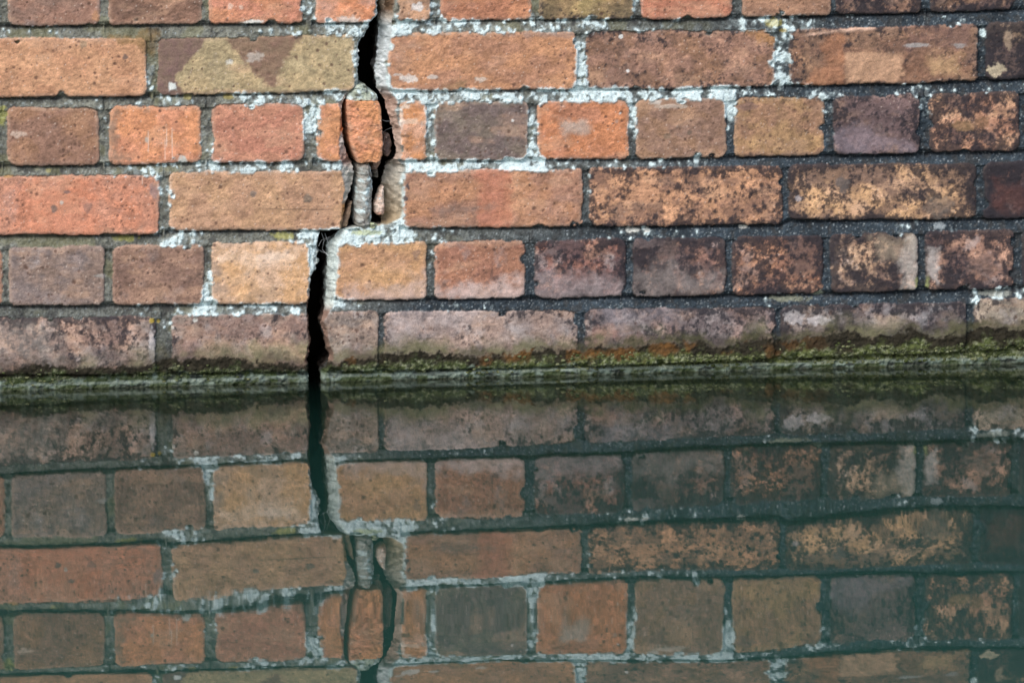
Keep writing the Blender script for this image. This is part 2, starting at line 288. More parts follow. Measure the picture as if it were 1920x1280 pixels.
# round-ish flecks: kind, x, y, rx, ry, colour, strength, raggedness
FLECK = [('a', 1450, 44, 14, 9, (196, 178, 66), .9), ('a', 1470, 58, 8, 4, (196, 170, 60), .8), ('m', 430, 182, 12, 5, (178, 160, 80), .8), ('a', 3, 218, 11, 18, (172, 172, 88), .9), ('m', 235, 447, 22, 6, (168, 164, 70), .8), ('m', 532, 443, 22, 7, (190, 186, 100), .8),
 ('a', 285, 601, 5, 4, (204, 176, 60), .9), ('a', 298, 602, 4, 4, (204, 176, 60), .9), ('a', 18, 331, 9, 3, (196, 150, 80), .8), ('m', 92, 320, 5, 4, (170, 160, 90), .8), ('m', 690, 437, 26, 5, (176, 182, 120), .6), ('m', 620, 435, 16, 4, (176, 182, 120), .5), ('m', 353, 183, 8, 5, (168, 156, 80), .8),
 ('b', 324, 163, 8, 8, (200, 208, 208), .9), ('b', 478, 108, 16, 9, (172, 160, 152), .55), ('b', 430, 117, 7, 5, (190, 190, 186), .6), ('b', 342, 302, 10, 8, (166, 172, 168), .9), ('b', 475, 363, 6, 7, (102, 88, 82), .8), ('b', 578, 372, 8, 7, (106, 90, 78), .8), ('b', 100, 390, 7, 8, (98, 82, 78), .8), ('b', 116, 379, 4, 4, (160, 150, 140), .8), ('b', 126, 360, 6, 3, (92, 72, 72), .8), ('b', 165, 390, 9, 9, (126, 84, 74), .6), ('b', 288, 360, 9, 14, (128, 100, 104), .7),
 ('b', 235, 107, 5, 5, (90, 72, 70), .8), ('b', 157, 85, 6, 10, (122, 104, 80), .6), ('b', 275, 262, 3, 5, (150, 140, 130), .8), ('b', 768, 148, 18, 7, (196, 190, 186), .75), ('b', 745, 140, 8, 3, (196, 190, 186), .6), ('b', 812, 145, 10, 4, (196, 190, 186), .6), ('b', 902, 150, 12, 5, (205, 190, 176), .6), ('b', 785, 14, 14, 8, (206, 200, 200), .8), ('b', 470, 42, 22, 4, (206, 206, 200), .9), ('b', 432, 12, 6, 5, (206, 170, 148), .6), ('b', 452, 14, 4, 4, (206, 170, 148), .6), ('b', 180, 32, 9, 10, (188, 118, 70), .7), ('b', 652, 38, 24, 8, (196, 190, 184), .6),
 ('b', 1165, 70, 4, 4, (205, 205, 205), .9), ('b', 1178, 134, 4, 4, (205, 205, 205), .9), ('b', 1163, 213, 3, 3, (205, 205, 205), .9), ('b', 961, 226, 3, 3, (205, 205, 205), .8), ('b', 1157, 228, 4, 4, (150, 120, 110), .6), ('b', 1292, 249, 5, 5, (86, 70, 60), .8), ('b', 1250, 256, 6, 5, (100, 78, 62), .7), ('b', 1400, 200, 18, 8, (116, 78, 68), .8), ('b', 1580, 345, 16, 14, (86, 74, 74), .85), ('b', 1760, 388, 26, 24, (96, 80, 72), .6), ('b', 1497, 372, 8, 6, (150, 140, 150), .6), ('b', 1720, 85, 22, 4, (150, 148, 152), .6), ('b', 1800, 85, 14, 5, (140, 140, 146), .5), ('b', 1868, 132, 16, 12, (172, 150, 116), .8), ('b', 1890, 75, 8, 22, (150, 118, 92), .7), ('b', 1842, 500, 22, 22, (100, 72, 68), .6), ('b', 1805, 236, 22, 10, (124, 86, 50), .7), ('b', 1842, 230, 14, 12, (120, 76, 48), .7),
 ('b', 930, 520, 8, 5, (104, 64, 56), .7), ('b', 780, 478, 8, 9, (130, 92, 74), .7), ('b', 895, 515, 6, 4, (110, 66, 58), .7), ('b', 1065, 460, 30, 10, (92, 62, 66), .7), ('b', 1250, 470, 22, 16, (84, 66, 66), .6), ('b', 1215, 455, 26, 12, (92, 74, 78), .6), ('b', 1730, 528, 14, 12, (110, 122, 60), .8), ('a', 1395, 426, 9, 3, (214, 214, 206), .9), ('m', 1186, 432, 14, 5, (222, 222, 214), .9), ('m', 1214, 432, 7, 5, (222, 222, 214), .9), ('m', 1762, 424, 12, 6, (150, 158, 162), .8), ('m', 1480, 560, 34, 6, (142, 144, 126), .8), ('m', 1535, 548, 12, 6, (150, 156, 136), .8), ('a', 1870, 550, 34, 6, (168, 170, 160), .7), ('b', 1490, 596, 20, 12, (158, 150, 156), .6), ('b', 1535, 600, 18, 10, (166, 158, 164), .6), ('b', 1660, 605, 26, 14, (158, 130, 112), .6),
 ('b', 640, 185, 10, 4, (204, 178, 150), .4), ('b', 1260, 200, 30, 4, (178, 160, 146), .5), ('b', 1230, 192, 12, 4, (200, 196, 190), .5), ('b', 765, 348, 4, 5, (62, 56, 66), .9), ('b', 760, 372, 6, 5, (62, 56, 66), .9), ('b', 760, 255, 14, 4, (96, 70, 52), .8), ('b', 770, 228, 20, 5, (208, 172, 146), .6), ('b', 753, 225, 5, 22, (206, 186, 172), .5), ('b', 751, 272, 4, 18, (206, 186, 172), .5), ('b', 762, 200, 8, 5, (206, 190, 176), .6), ('b', 35, 252, 20, 6, (182, 152, 134), .6), ('m', 262, 85, 14, 10, (140, 96, 46), .7), ('b', 515, 480, 30, 8, (206, 176, 156), .4), ('b', 365, 600, 5, 5, (190, 190, 184), .8), ('b', 320, 615, 5, 5, (180, 176, 170), .7), ('b', 286, 650, 8, 30, (172, 166, 172), .5), ('b', 560, 517, 12, 3, (150, 142, 140), .0), ('a', 188, 517, 12, 4, (172, 166, 160), .7)]
BAND = [(-3000, 690), (0, 690), (100, 681), (180, 690), (230, 680), (290, 675), (330, 668), (430, 668), (470, 681), (520, 675), (580, 682), (620, 677), (660, 668), (720, 663), (780, 650), (830, 664), (900, 664), (960, 660), (1000, 654), (1080, 652), (1130, 651), (1250, 645), (1310, 640), (1340, 655), (1400, 645), (1430, 635), (1460, 645), (1550, 635), (1590, 624), (1630, 640), (1710, 622), (1750, 636), (1810, 632), (1840, 616), (1890, 620), (1920, 626), (4500, 580)]
WATER = [(-3000, 806), (0, 727), (1920, 674), (4500, 603)]

def line_i(pts, x):
    return np.interp(x, [p[0] for p in pts], [p[1] for p in pts])

def brick_tone(U, V, c1, c2, sp, bk, bl, d, seed=0, fs=1.0):
    """albedo of a weathered brick face at photo position U, V; c1.. per point, d = pixels inside the arris (negative inside)"""
    n1 = fbm(U, V*1.5, 46, 4, 3+seed); n2 = fbm(U, V, 13, 3, 9+seed); n3 = fbm(U*.7, V*1.2, 4.5, 2, 13+seed)
    m = ss(.36, .66, n1*.75+n2*.25)
    col = c1+(c2-c1)*m[..., None]
    pit = np.zeros(U.shape, np.float32)
    col = col*(0.68+0.64*n2[..., None])*(0.74+0.52*n3[..., None])*(.82+.36*vn(U/2.2+.3*V, V/2.2, 19+seed))[..., None]
    # smeared paler skin
    n4 = fbm(U*.55, V*1.3, 30, 4, 21+seed)
    col = mixc(col, tn((196, 138, 100)), ss(.56, .75, n4)*.30)
    # bloom: lilac grey salts
    n5 = fbm(U, V, 34, 5, 27+seed, .6)
    col = mixc(col, alb((186, 178, 178)), np.clip(ss(.66-.34*np.minimum(bl, 1), .80-.1*bl, n5), 0, 1)*np.clip(bl*1.7, 0, .8)*(.6+.4*n3))
    # arris wear, a thin paler rim
    rim = ss(-9, -2, d)*fbm(U, V, 11, 2, 31+seed)
    col = mixc(col, alb((186, 160, 142)), np.clip(rim*.55, 0, 1))
    # dark grains
    for sc, sd_, rad in ((9.5, 1, 2.3), (17, 2, 3.9), (31, 5, 5.2)):
        wd, wi = worley(U+3*n2, V+3*n3, sc, sd_+seed)
        r_ = rad*(.35+wi*.9)
        on = (np.mod(wi*7.77, 1.0) < sp*(.55 if sc < 12 else .38))*ss(.22, .5, fbm(U, V, 60, 3, 33+int(sc)))
        pk = ss(r_, r_*.35, wd)*on
        pit = np.maximum(pit, pk)
        col = mixc(col, alb((96, 72, 62)), pk*.8)
    wd, wi = worley(U, V, 15, 8+seed)
    col = mixc(col, alb((232, 214, 200)), ss(1.5, .5, wd)*(wi > .62)*.65)
    # dull sooty clouds
    n8 = fbm(U*.9*fs, V*fs, 44, 5, 39+seed, .62)
    col = mixc(col, alb((84, 70, 72)), np.clip(ss(.36, .60, n8)*np.clip(bk*2.2-.22, 0, .8), 0, 1))
    # black crust growing in from the joints and in drips
    n6 = fbm(U*fs, V*.85*fs, 30, 6, 35+seed, .72); n7 = fbm(U, V*.9, 8.5, 4, 37+seed, .7)
    g = n6*.50+n7*.54+ss(-24, 0, d)*.15*np.clip(bk*3, 0, 1)
    lo = .80-.70*bk
    crust = ss(lo-.03, lo+.13, g)*np.clip(bk*4, 0, 1)
    col = mixc(col, alb((42, 42, 49)), crust*.85)
    fine = ss(.55, .68, fbm(U, V, 5.5, 3, 49+seed, .6))*np.clip(bk*1.9-.1, 0, .72)*ss(.34, .58, n6)
    col = mixc(col, alb((50, 46, 50)), fine)
    return col, n2, n3, crust, pit

LIC = alb((222, 240, 244))
def lichen_tone(U, V, col, amt):
    a = fbm(U, V, 22, 4, 51, .6); b = fbm(U, V, 6, 3, 57)
    wd, wi = worley(U+5*b, V+5*b, 15, 12)
    g = a*.6+b*.25+.20*(1-ss(0, 9, wd))*(wi > .25)*np.clip(amt*4, 0, 1)
    thr = .775-.43*amt
    m = np.maximum(ss(thr-.01, thr+.08, g), .24*ss(thr-.12, thr, g)*np.clip(amt*2, 0, 1))
    c = LIC*(.40+.62*fbm(U, V, 4, 3, 61, .6)+.36*fbm(U, V, 15, 3, 63))[..., None]
    return col+(c-col)*(m*.93)[..., None], m

def surface(U, V, side, edge_d):
    """albedo, roughness, height (towards the viewer) and brick index of the wall skin"""
    sh = U.shape
    D = np.full(sh, 50.0); ID = np.full(sh, -1, int)
    wob = (fbm(U, V, 50, 3, 71)-.5)*6+(fbm(U, V, 10, 4, 73, .75)-.5)*5.5
    wd, wi = worley(U, V, 46, 6)
    wob = wob+ss(13, 2, wd+(fbm(U, V, 6, 2, 75)-.5)*8)*(wi > .72)*9
    cu0, cu1 = U.min(0), U.max(0); rv0, rv1 = V.min(1), V.max(1)
    UP = np.full(sh, 99.0); DN = np.full(sh, 99.0)      # pixels to the nearest brick below / above (for joints)
    for i, b in enumerate(BR):
        r, x0, x1 = b[0], b[1], b[2]
        yt, yb = line(TOP[r], np.array([x0, x1])), line(BOT[r], np.array([x0, x1]))
        cs = np.where((cu1 > x0-30) & (cu0 < x1+30))[0]
        rs = np.where((rv1 > yt.min()-25) & (rv0 < yb.max()+25))[0]
        if len(cs) == 0 or len(rs) == 0: continue
        S = np.s_[rs[0]:rs[-1]+1, cs[0]:cs[-1]+1]
        u, v = U[S], V[S]
        t_, b_ = line(TOP[r], u), line(BOT[r], u)
        hy = (b_-t_)/2; py = v-(t_+b_)/2; hx = (x1-x0)/2; px = u-(x0+x1)/2
        rr = 9+9*vn(np.array(i*1.7), np.array(px.mean()*0+i*.37))+5*np.sign(px*py)*((i % 3)-1)*.6
        rr = np.clip(rr, 5, 22)
        qx = np.abs(px)-hx+rr; qy = np.abs(py)-hy+rr
        d = np.hypot(np.maximum(qx, 0), np.maximum(qy, 0))+np.minimum(np.maximum(qx, qy), 0)-rr+wob[S]
        m = d < D[S]
        D[S] = np.where(m, d, D[S]); ID[S] = np.where(m, i, ID[S])
        inx = np.abs(px) < hx+8
        DN[S] = np.where(inx & (v > b_-6), np.minimum(DN[S], v-b_), DN[S])
        UP[S] = np.where(inx & (v < t_+6), np.minimum(UP[S], t_-v), UP[S])
    isb = (D < 0) & (ID >= 0)
    idx = np.maximum(ID, 0)
    # --- brick
    bcol, n2, n3, crust, pit = brick_tone(U, V, bc1[idx], bc2[idx], bsp[idx], bbk[idx], bbl[idx], D, 0, .6+1.0*np.mod(idx*.618, 1.0))
    # --- joint
    dark = np.clip(ss(700, 1500, U+.9*(V-250))+.45*ss(380, 600, V)*ss(650, 900, U)+.35*ss(520, 600, V), 0, 1)
    g1 = fbm(U, V, 40, 4, 81); g2 = fbm(U, V, 7, 3, 83); g3 = fbm(U, V, 2.6, 2, 85)
    ca = alb((118, 119, 110))*(.6+.8*g1[..., None]); cb = alb((56, 66, 74))*(.5+.95*g1[..., None])
    mcol = ca+(cb-ca)*dark[..., None]
    mcol = mcol*(.58+.84*g2[..., None])*(.6+.8*g3[..., None])
    wd, wi = worley(U, V, 5.2, 14)
    mcol = mixc(mcol, alb((150, 156, 158)), ss(1.9, .4, wd)*(wi > .62)*.55)
    mcol = mixc(mcol, alb((34, 36, 38)), ss(1.9, .6, wd)*(wi < .2)*.6)
    wd, wi = worley(U, V, 12, 3)
    mcol = mixc(mcol, alb((180, 190, 194)), ss(2.0, .6, wd)*(wi > .74)*.7)
    mcol = mixc(mcol, alb((60, 60, 60)), ss(.58, .72, fbm(U, V, 13, 3, 91))*.65)
    mcol = mixc(mcol, alb((128, 126, 92)), ss(.6, .72, fbm(U, V, 50, 3, 93))*.45*(1-dark))
    amt = lichen_amount(U, V)
    # --- merge
    mb = ss(.9, -.9, D)*(ID >= 0)
    col = mcol+(bcol-mcol)*mb[..., None]
    # ragged darker line along each brick's lower arris
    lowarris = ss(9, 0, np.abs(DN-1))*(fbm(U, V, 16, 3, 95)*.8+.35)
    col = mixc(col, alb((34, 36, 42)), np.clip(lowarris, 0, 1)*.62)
    # flaking lichen, mostly joints, spilling on to arrises
    near = ss(-11, 0, D)
    lcol, lm = lichen_tone(U, V, col, np.clip(amt*(.25+.75*near)-.25*(1-near), 0, 1)*1.0)
    lm = lm*near
    col = col+(lcol-col)*near[..., None]
    # --- face shapes
    face = boff[idx]+btx[idx]*np.clip(U-bmx[idx], -200, 200)+bty[idx]*np.clip(V-bmy[idx], -80, 80)+(fbm(U, V, 60, 3, 101)-.5)*.0016+(n2-.5)*.0010+(n3-.5)*.0006
    hb = face-.0013*np.exp(np.minimum(D, 0)/2.2)+.0004*crust-.0004*pit
    joint_t = np.clip(DN/np.maximum(DN+UP, 1e-3), 0, 1)
    hm = -.0046+.0034*joint_t+(g1-.5)*.002+(g2-.5)*.0022+(g3-.5)*.0012-.0035*ss(4, 0, np.abs(DN-1.5))
    H = hm+(hb-hm)*mb+lm*(.0011+.0008*g2)
    rough = np.full(sh, .88)
    # --- patches
    for k, pts, c, s, rag in POLY:
        if s == 0: continue
        xs = [p[0] for p in pts]; ys = [p[1] for p in pts]
        cs = np.where((cu1 > min(xs)-rag-6) & (cu0 < max(xs)+rag+6))[0]; rs = np.where((rv1 > min(ys)-rag-6) & (rv0 < max(ys)+rag+6))[0]
        if len(cs) == 0 or len(rs) == 0: continue
        S = np.s_[rs[0]:rs[-1]+1, cs[0]:cs[-1]+1]
        u, v = U[S], V[S]
        d = poly_d(u, v, pts)+(fbm(u, v, 4+rag*1.6, 5, 111, .7)-.5)*rag*2.8+(n3[S]-.5)*3
        m = ss(1.5+rag*.5, -1.5-rag*.6, d)*s*(.72+.5*n2[S])
        if k == 'b': m = m*mb[S]
        if k == 'm': m = m*(1-mb[S])
        tone = (tn(c) if k == 'b' else alb(c))*(.74+.34*n2[S]+.22*n3[S])[..., None]
        col[S] = col[S]+(tone-col[S])*m[..., None]
    for k, x, y, rx, ry, c, s in FLECK:
        if s == 0: continue
        cs = np.where((cu1 > x-rx*1.7-3) & (cu0 < x+rx*1.7+3))[0]; rs = np.where((rv1 > y-ry*1.7-3) & (rv0 < y+ry*1.7+3))[0]
        if len(cs) == 0 or len(rs) == 0: continue
        S = np.s_[rs[0]:rs[-1]+1, cs[0]:cs[-1]+1]
        u, v = U[S], V[S]
        yel = .6 if (c[0] > c[2]+60 and k != 'b') else 1.0
        d = np.hypot((u-x)/rx, (v-y)/ry)+(fbm(u, v, 7, 3, 121, .6)-.5)*1.3
        m = ss(1.2, .7, d)*s*yel
        if k == 'b': m = m*mb[S]
        if k == 'm': m = m*(1-mb[S])
        col[S] = col[S]+((tn(c) if k == 'b' else alb(c))*(.75+.5*n3[S])[..., None]-col[S])*m[..., None]
    for x, y0, y1 in ((278, 246, 286), (310, 262, 300), (313, 242, 275), (323, 240, 299), (267, 330, 346)):
        m = ss(1.3, .4, np.abs(U-x))*ss(y0-2, y0+2, V)*ss(y1+2, y1-2, V)*(.5+.5*vn(U*0, V/2.0, 5))
        col = mixc(col, alb((240, 214, 196)), m*.8*mb)
    m = ss(1.6, .3, np.abs(V-392.5-.004*(U-550)-1.5*(vn(U/30., U*0)-.5)))*ss(450, 520, U)*ss(640, 600, U)*mb
    col = mixc(col, tn((96, 70, 52)), m*.75)
    # --- splash band above the water: dark slime, rust, moss, then the bare wet bed
    wl = line_i(WATER, U)
    bt = line_i(BAND, U)+(fbm(U, V, 16, 4, 131, .6)-.5)*20+(fbm(U, V, 60, 2, 133)-.5)*8+1-9*ss(900, 1500, U)
    slime = ss(bt-3, bt+6, V+(fbm(U, V, 6, 3, 134, .7)-.5)*12)
    sc_ = alb((42, 38, 28))*(.45+1.2*fbm(U, V, 12, 4, 135)[..., None])
    rust = ss(.50, .66, fbm(U, V, 42, 4, 137))*ss(560, 660, U)*ss(1650, 1300, U)
    sc_ = mixc(sc_, alb((122, 84, 42)), rust*(.35+.65*fbm(U, V, 7, 2, 139))*.8)
    below = V-bt; tot = np.maximum(wl-bt, 8)
    f = below/tot
    gm = ss(.26, .66, f+(fbm(U, V, 22, 4, 141, .6)-.5)*.9)
    gcol = (alb((66, 76, 44))+(alb((84, 92, 52))-alb((66, 76, 44)))*ss(500, 1300, U)[..., None])*(.3+1.4*fbm(U, V*1.3, 8, 4, 143, .6)[..., None])
    gcol = mixc(gcol, alb((142, 146, 118)), ss(.54, .66, fbm(U, V*1.3, 6, 4, 145, .65))*.75)
    gcol = mixc(gcol, alb((34, 38, 26)), ss(.54, .66, fbm(U, V*1.3, 8, 4, 146, .65))*.8)
    sc_ = sc_+(gcol-sc_)*gm[..., None]
    # wet bed joint at the waterline
    k = wl-V
    bed = ss(17, 10, k+(fbm(U, V, 34, 5, 147, .7)-.5)*30)*ss(1300, 900, U)+ss(5, 0, k+(fbm(U, V, 24, 3, 147)-.5)*10)*ss(900, 1300, U)
    ridge = fbm(U*.38, V*1.2, 7.5, 4, 149, .6)
    bc = alb((104, 117, 106))*(.16+1.2*ss(.3, .7, ridge)[..., None])*(.55+.9*fbm(U, V, 26, 4, 151)[..., None])
    bc = mixc(bc, alb((58, 70, 32)), ss(.42, .6, fbm(U, V, 20, 4, 153))*.85)
    sc_ = sc_+(bc-sc_)*np.clip(bed, 0, 1)[..., None]
    scum = ss(3.6, 2.0, np.abs(k-3.2+(fbm(U, U*0, 26, 3, 155)-.5)*4.5))*(.35+.65*fbm(U, V*0, 40, 3, 157))
    sc_ = mixc(sc_, alb((158, 170, 160)), scum*.55)
    sc_ = mixc(sc_, alb((54, 58, 38))*(.5+fbm(U, V, 14, 3, 154)[..., None]), ss(-1, -9, k)*.75)
    col = col+(sc_-col)*slime[..., None]
    # faint green veil above the slime, paler salts in the last course
    grime = ss(-26, -2, below+(fbm(U, V, 18, 4, 163, .65)-.5)*34)*(1-slime)
    col = mixc(col, alb((62, 56, 50)), grime*.6)
    grn = ss(-20, 0, below+(fbm(U, V, 26, 4, 165, .65)-.5)*50)*(1-slime)*ss(400, 800, U)
    col = mixc(col, alb((84, 84, 50)), grn*.5)
    veil = ss(-45, 0, below)*(1-slime)*ss(.5, .7, fbm(U, V, 60, 3, 159))
    col = mixc(col, alb((140, 136, 104)), veil*.45)
    H = H+slime*((fbm(U, V, 7, 4, 161, .7)-.5)*.0040)+slime*np.clip(bed, 0, 1)*((ridge-.5)*.0018)
    rough = rough-slime*.42*ss(30, 4, k)
    # --- crack shoulders
    Wd = np.interp(V, [p[0] for p in (WR if side > 0 else WL)], [p[1] for p in (WR if side > 0 else WL)])
    e = edge_d+(fbm(U, V, 14, 3, 171)-.5)*7
    t = np.clip(1-e/np.maximum(Wd, 1), 0, 1)
    H = H-t*np.minimum(Wd, 30)*(.0009 if side > 0 else .00035)-.002*t+ss(.03, .3, t)*((fbm(U, V, 11, 4, 172, .65)-.5)*.009+(fbm(U, V, 4, 2, 174)-.5)*.002)
    if side > 0:
        sc1 = np.array([np.interp(V, [-1100, 20, 34, 50, 160, 185, 300, 315, 420, 430, 570, 585, 1200], [alb(c)[j] for c in ((120, 96, 76), (120, 96, 76), (186, 176, 164), (196, 204, 206), (208, 214, 216), (186, 158, 144), (186, 166, 152), (186, 182, 172), (160, 142, 114), (196, 208, 206), (204, 214, 210), (130, 106, 94), (80, 74, 60))]) for j in range(3)])
    else:
        sc1 = np.array([np.interp(V, [-1100, 60, 90, 160, 245, 256, 300, 315, 375, 385, 433, 440, 520, 560, 1200], [alb(c)[j] for c in ((150, 140, 130), (196, 205, 204), (190, 198, 198), (176, 184, 180), (190, 112, 66), (196, 190, 184), (172, 136, 122), (186, 184, 178), (182, 176, 166), (152, 112, 70), (150, 130, 110), (206, 214, 212), (200, 205, 200), (110, 84, 72), (70, 60, 50))]) for j in range(3)])
    sc1 = np.moveaxis(sc1, 0, -1)*(.55+.62*fbm(U, V, 9, 4, 173, .6)+.25*n3)[..., None]
    sm = ss(.03, .22, t)*ss(.28, .42, fbm(U, V, 17, 3, 175)+t*.5)*(1-slime)
    col = col+(sc1-col)*sm[..., None]
    # extra chips
    return np.clip(col, .004, .9), np.clip(rough, .3, 1), H, np.where(isb, ID, -1), bed*slime

# ------------------------------------------------------------------ mesh and material helpers
GAIN = 1.0
def masonry_mat(name, bump=0.32):
    m = bpy.data.materials.new(name); m.use_nodes = True
    n = m.node_tree.nodes; l = m.node_tree.links
    bs = n['Principled BSDF']
    at = n.new('ShaderNodeAttribute'); at.attribute_name = 'albedo'
    ar = n.new('ShaderNodeAttribute'); ar.attribute_name = 'gloss'
    geo = n.new('ShaderNodeTexCoord')
    ns = n.new('ShaderNodeTexNoise'); ns.inputs['Scale'].default_value = 900; ns.inputs['Detail'].default_value = 3
    l.new(geo.outputs['Object'], ns.inputs['Vector'])
    mr = n.new('ShaderNodeMapRange'); mr.inputs['From Min'].default_value = .3; mr.inputs['From Max'].default_value = .7
    mr.inputs['To Min'].default_value = .78; mr.inputs['To Max'].default_value = 1.2
    l.new(ns.outputs['Fac'], mr.inputs['Value'])
    mx = n.new('ShaderNodeVectorMath'); mx.operation = 'SCALE'
    l.new(at.outputs['Color'], mx.inputs[0]); l.new(mr.outputs[0], mx.inputs['Scale'])
    l.new(mx.outputs[0], bs.inputs['Base Color'])
    l.new(ar.outputs['Fac'], bs.inputs['Roughness'])
    bp = n.new('ShaderNodeBump'); bp.inputs['Strength'].default_value = bump; bp.inputs['Distance'].default_value = .0008
    l.new(ns.outputs['Fac'], bp.inputs['Height']); l.new(bp.outputs[0], bs.inputs['Normal'])
    bs.inputs['Specular IOR Level'].default_value = .25
    return m
M_BRICK = masonry_mat('weathered_brick'); M_MORTAR = masonry_mat('old_mortar', .8); M_RUBBLE = masonry_mat('rubble', .7)

def mesh_obj(name, co, quads, col=None, rough=None, mat=None, parent=None, tris=None):
    me = bpy.data.meshes.new(name)
    nq = len(quads); ntri = 0 if tris is None else len(tris)
    me.vertices.add(len(co)); me.vertices.foreach_set('co', np.asarray(co, np.float32).ravel())
    loops = np.asarray(quads, np.int32).ravel()
    starts = np.arange(nq)*4; tot = np.full(nq, 4)
    if ntri:
        starts = np.concatenate([starts, nq*4+np.arange(ntri)*3]); tot = np.concatenate([tot, np.full(ntri, 3)])
        loops = np.concatenate([loops, np.asarray(tris, np.int32).ravel()])
    me.loops.add(len(loops)); me.loops.foreach_set('vertex_index', loops.astype(np.int32))
    me.polygons.add(nq+ntri); me.polygons.foreach_set('loop_start', starts.astype(np.int32)); me.polygons.foreach_set('loop_total', tot.astype(np.int32))
    me.polygons.foreach_set('use_smooth', np.ones(nq+ntri, bool))
    if col is not None:
        a = me.attributes.new('albedo', 'FLOAT_COLOR', 'POINT')
        rgba = np.concatenate([np.asarray(col)*GAIN, np.ones((len(col), 1))], 1).astype(np.float32)
        a.data.foreach_set('color', rgba.ravel())
        a = me.attributes.new('gloss', 'FLOAT', 'POINT')
        a.data.foreach_set('value', np.asarray(rough if rough is not None else np.full(len(co), .88), np.float32))
    me.update(); me.validate()
    if mat: me.materials.append(mat)
    o = bpy.data.objects.new(name, me); COL.objects.link(o)
    if parent: o.parent = parent
    return o

def tag(o, label, cat=None, group=None, kind=None):
    if label: o['label'] = label
    if cat: o['category'] = cat
    if group: o['group'] = group
    if kind: o['kind'] = kind

def empty(name, loc):
    o = bpy.data.objects.new(name, None); COL.objects.link(o); o.location = loc; o.empty_display_size = .1
    return o

def spaced(a, b, d0, grow, dmax):
    xs = [a]; d = d0
    while xs[-1] < b:
        xs.append(xs[-1]+d); d = min(d*grow, dmax)
    return xs

DX = 0.00098
core = np.arange(-.585, .585, DX)
lft = [-v for v in spaced(.585, 1.7, DX*1.1, 1.03, .006)][::-1]; rgt = spaced(core[-1]+DX, 1.7, DX*1.1, 1.03, .006)
XS = np.concatenate([lft[:-1], core, rgt])
zc = np.arange(-.006, .425, DX)
ZS = np.concatenate([np.arange(-.93, -.30, .035), np.arange(-.30, -.012, .012), [-.0085], zc, spaced(zc[-1]+DX, .95, DX*1.1, 1.03, .006)])
THICK = .23
earth_y = THICK

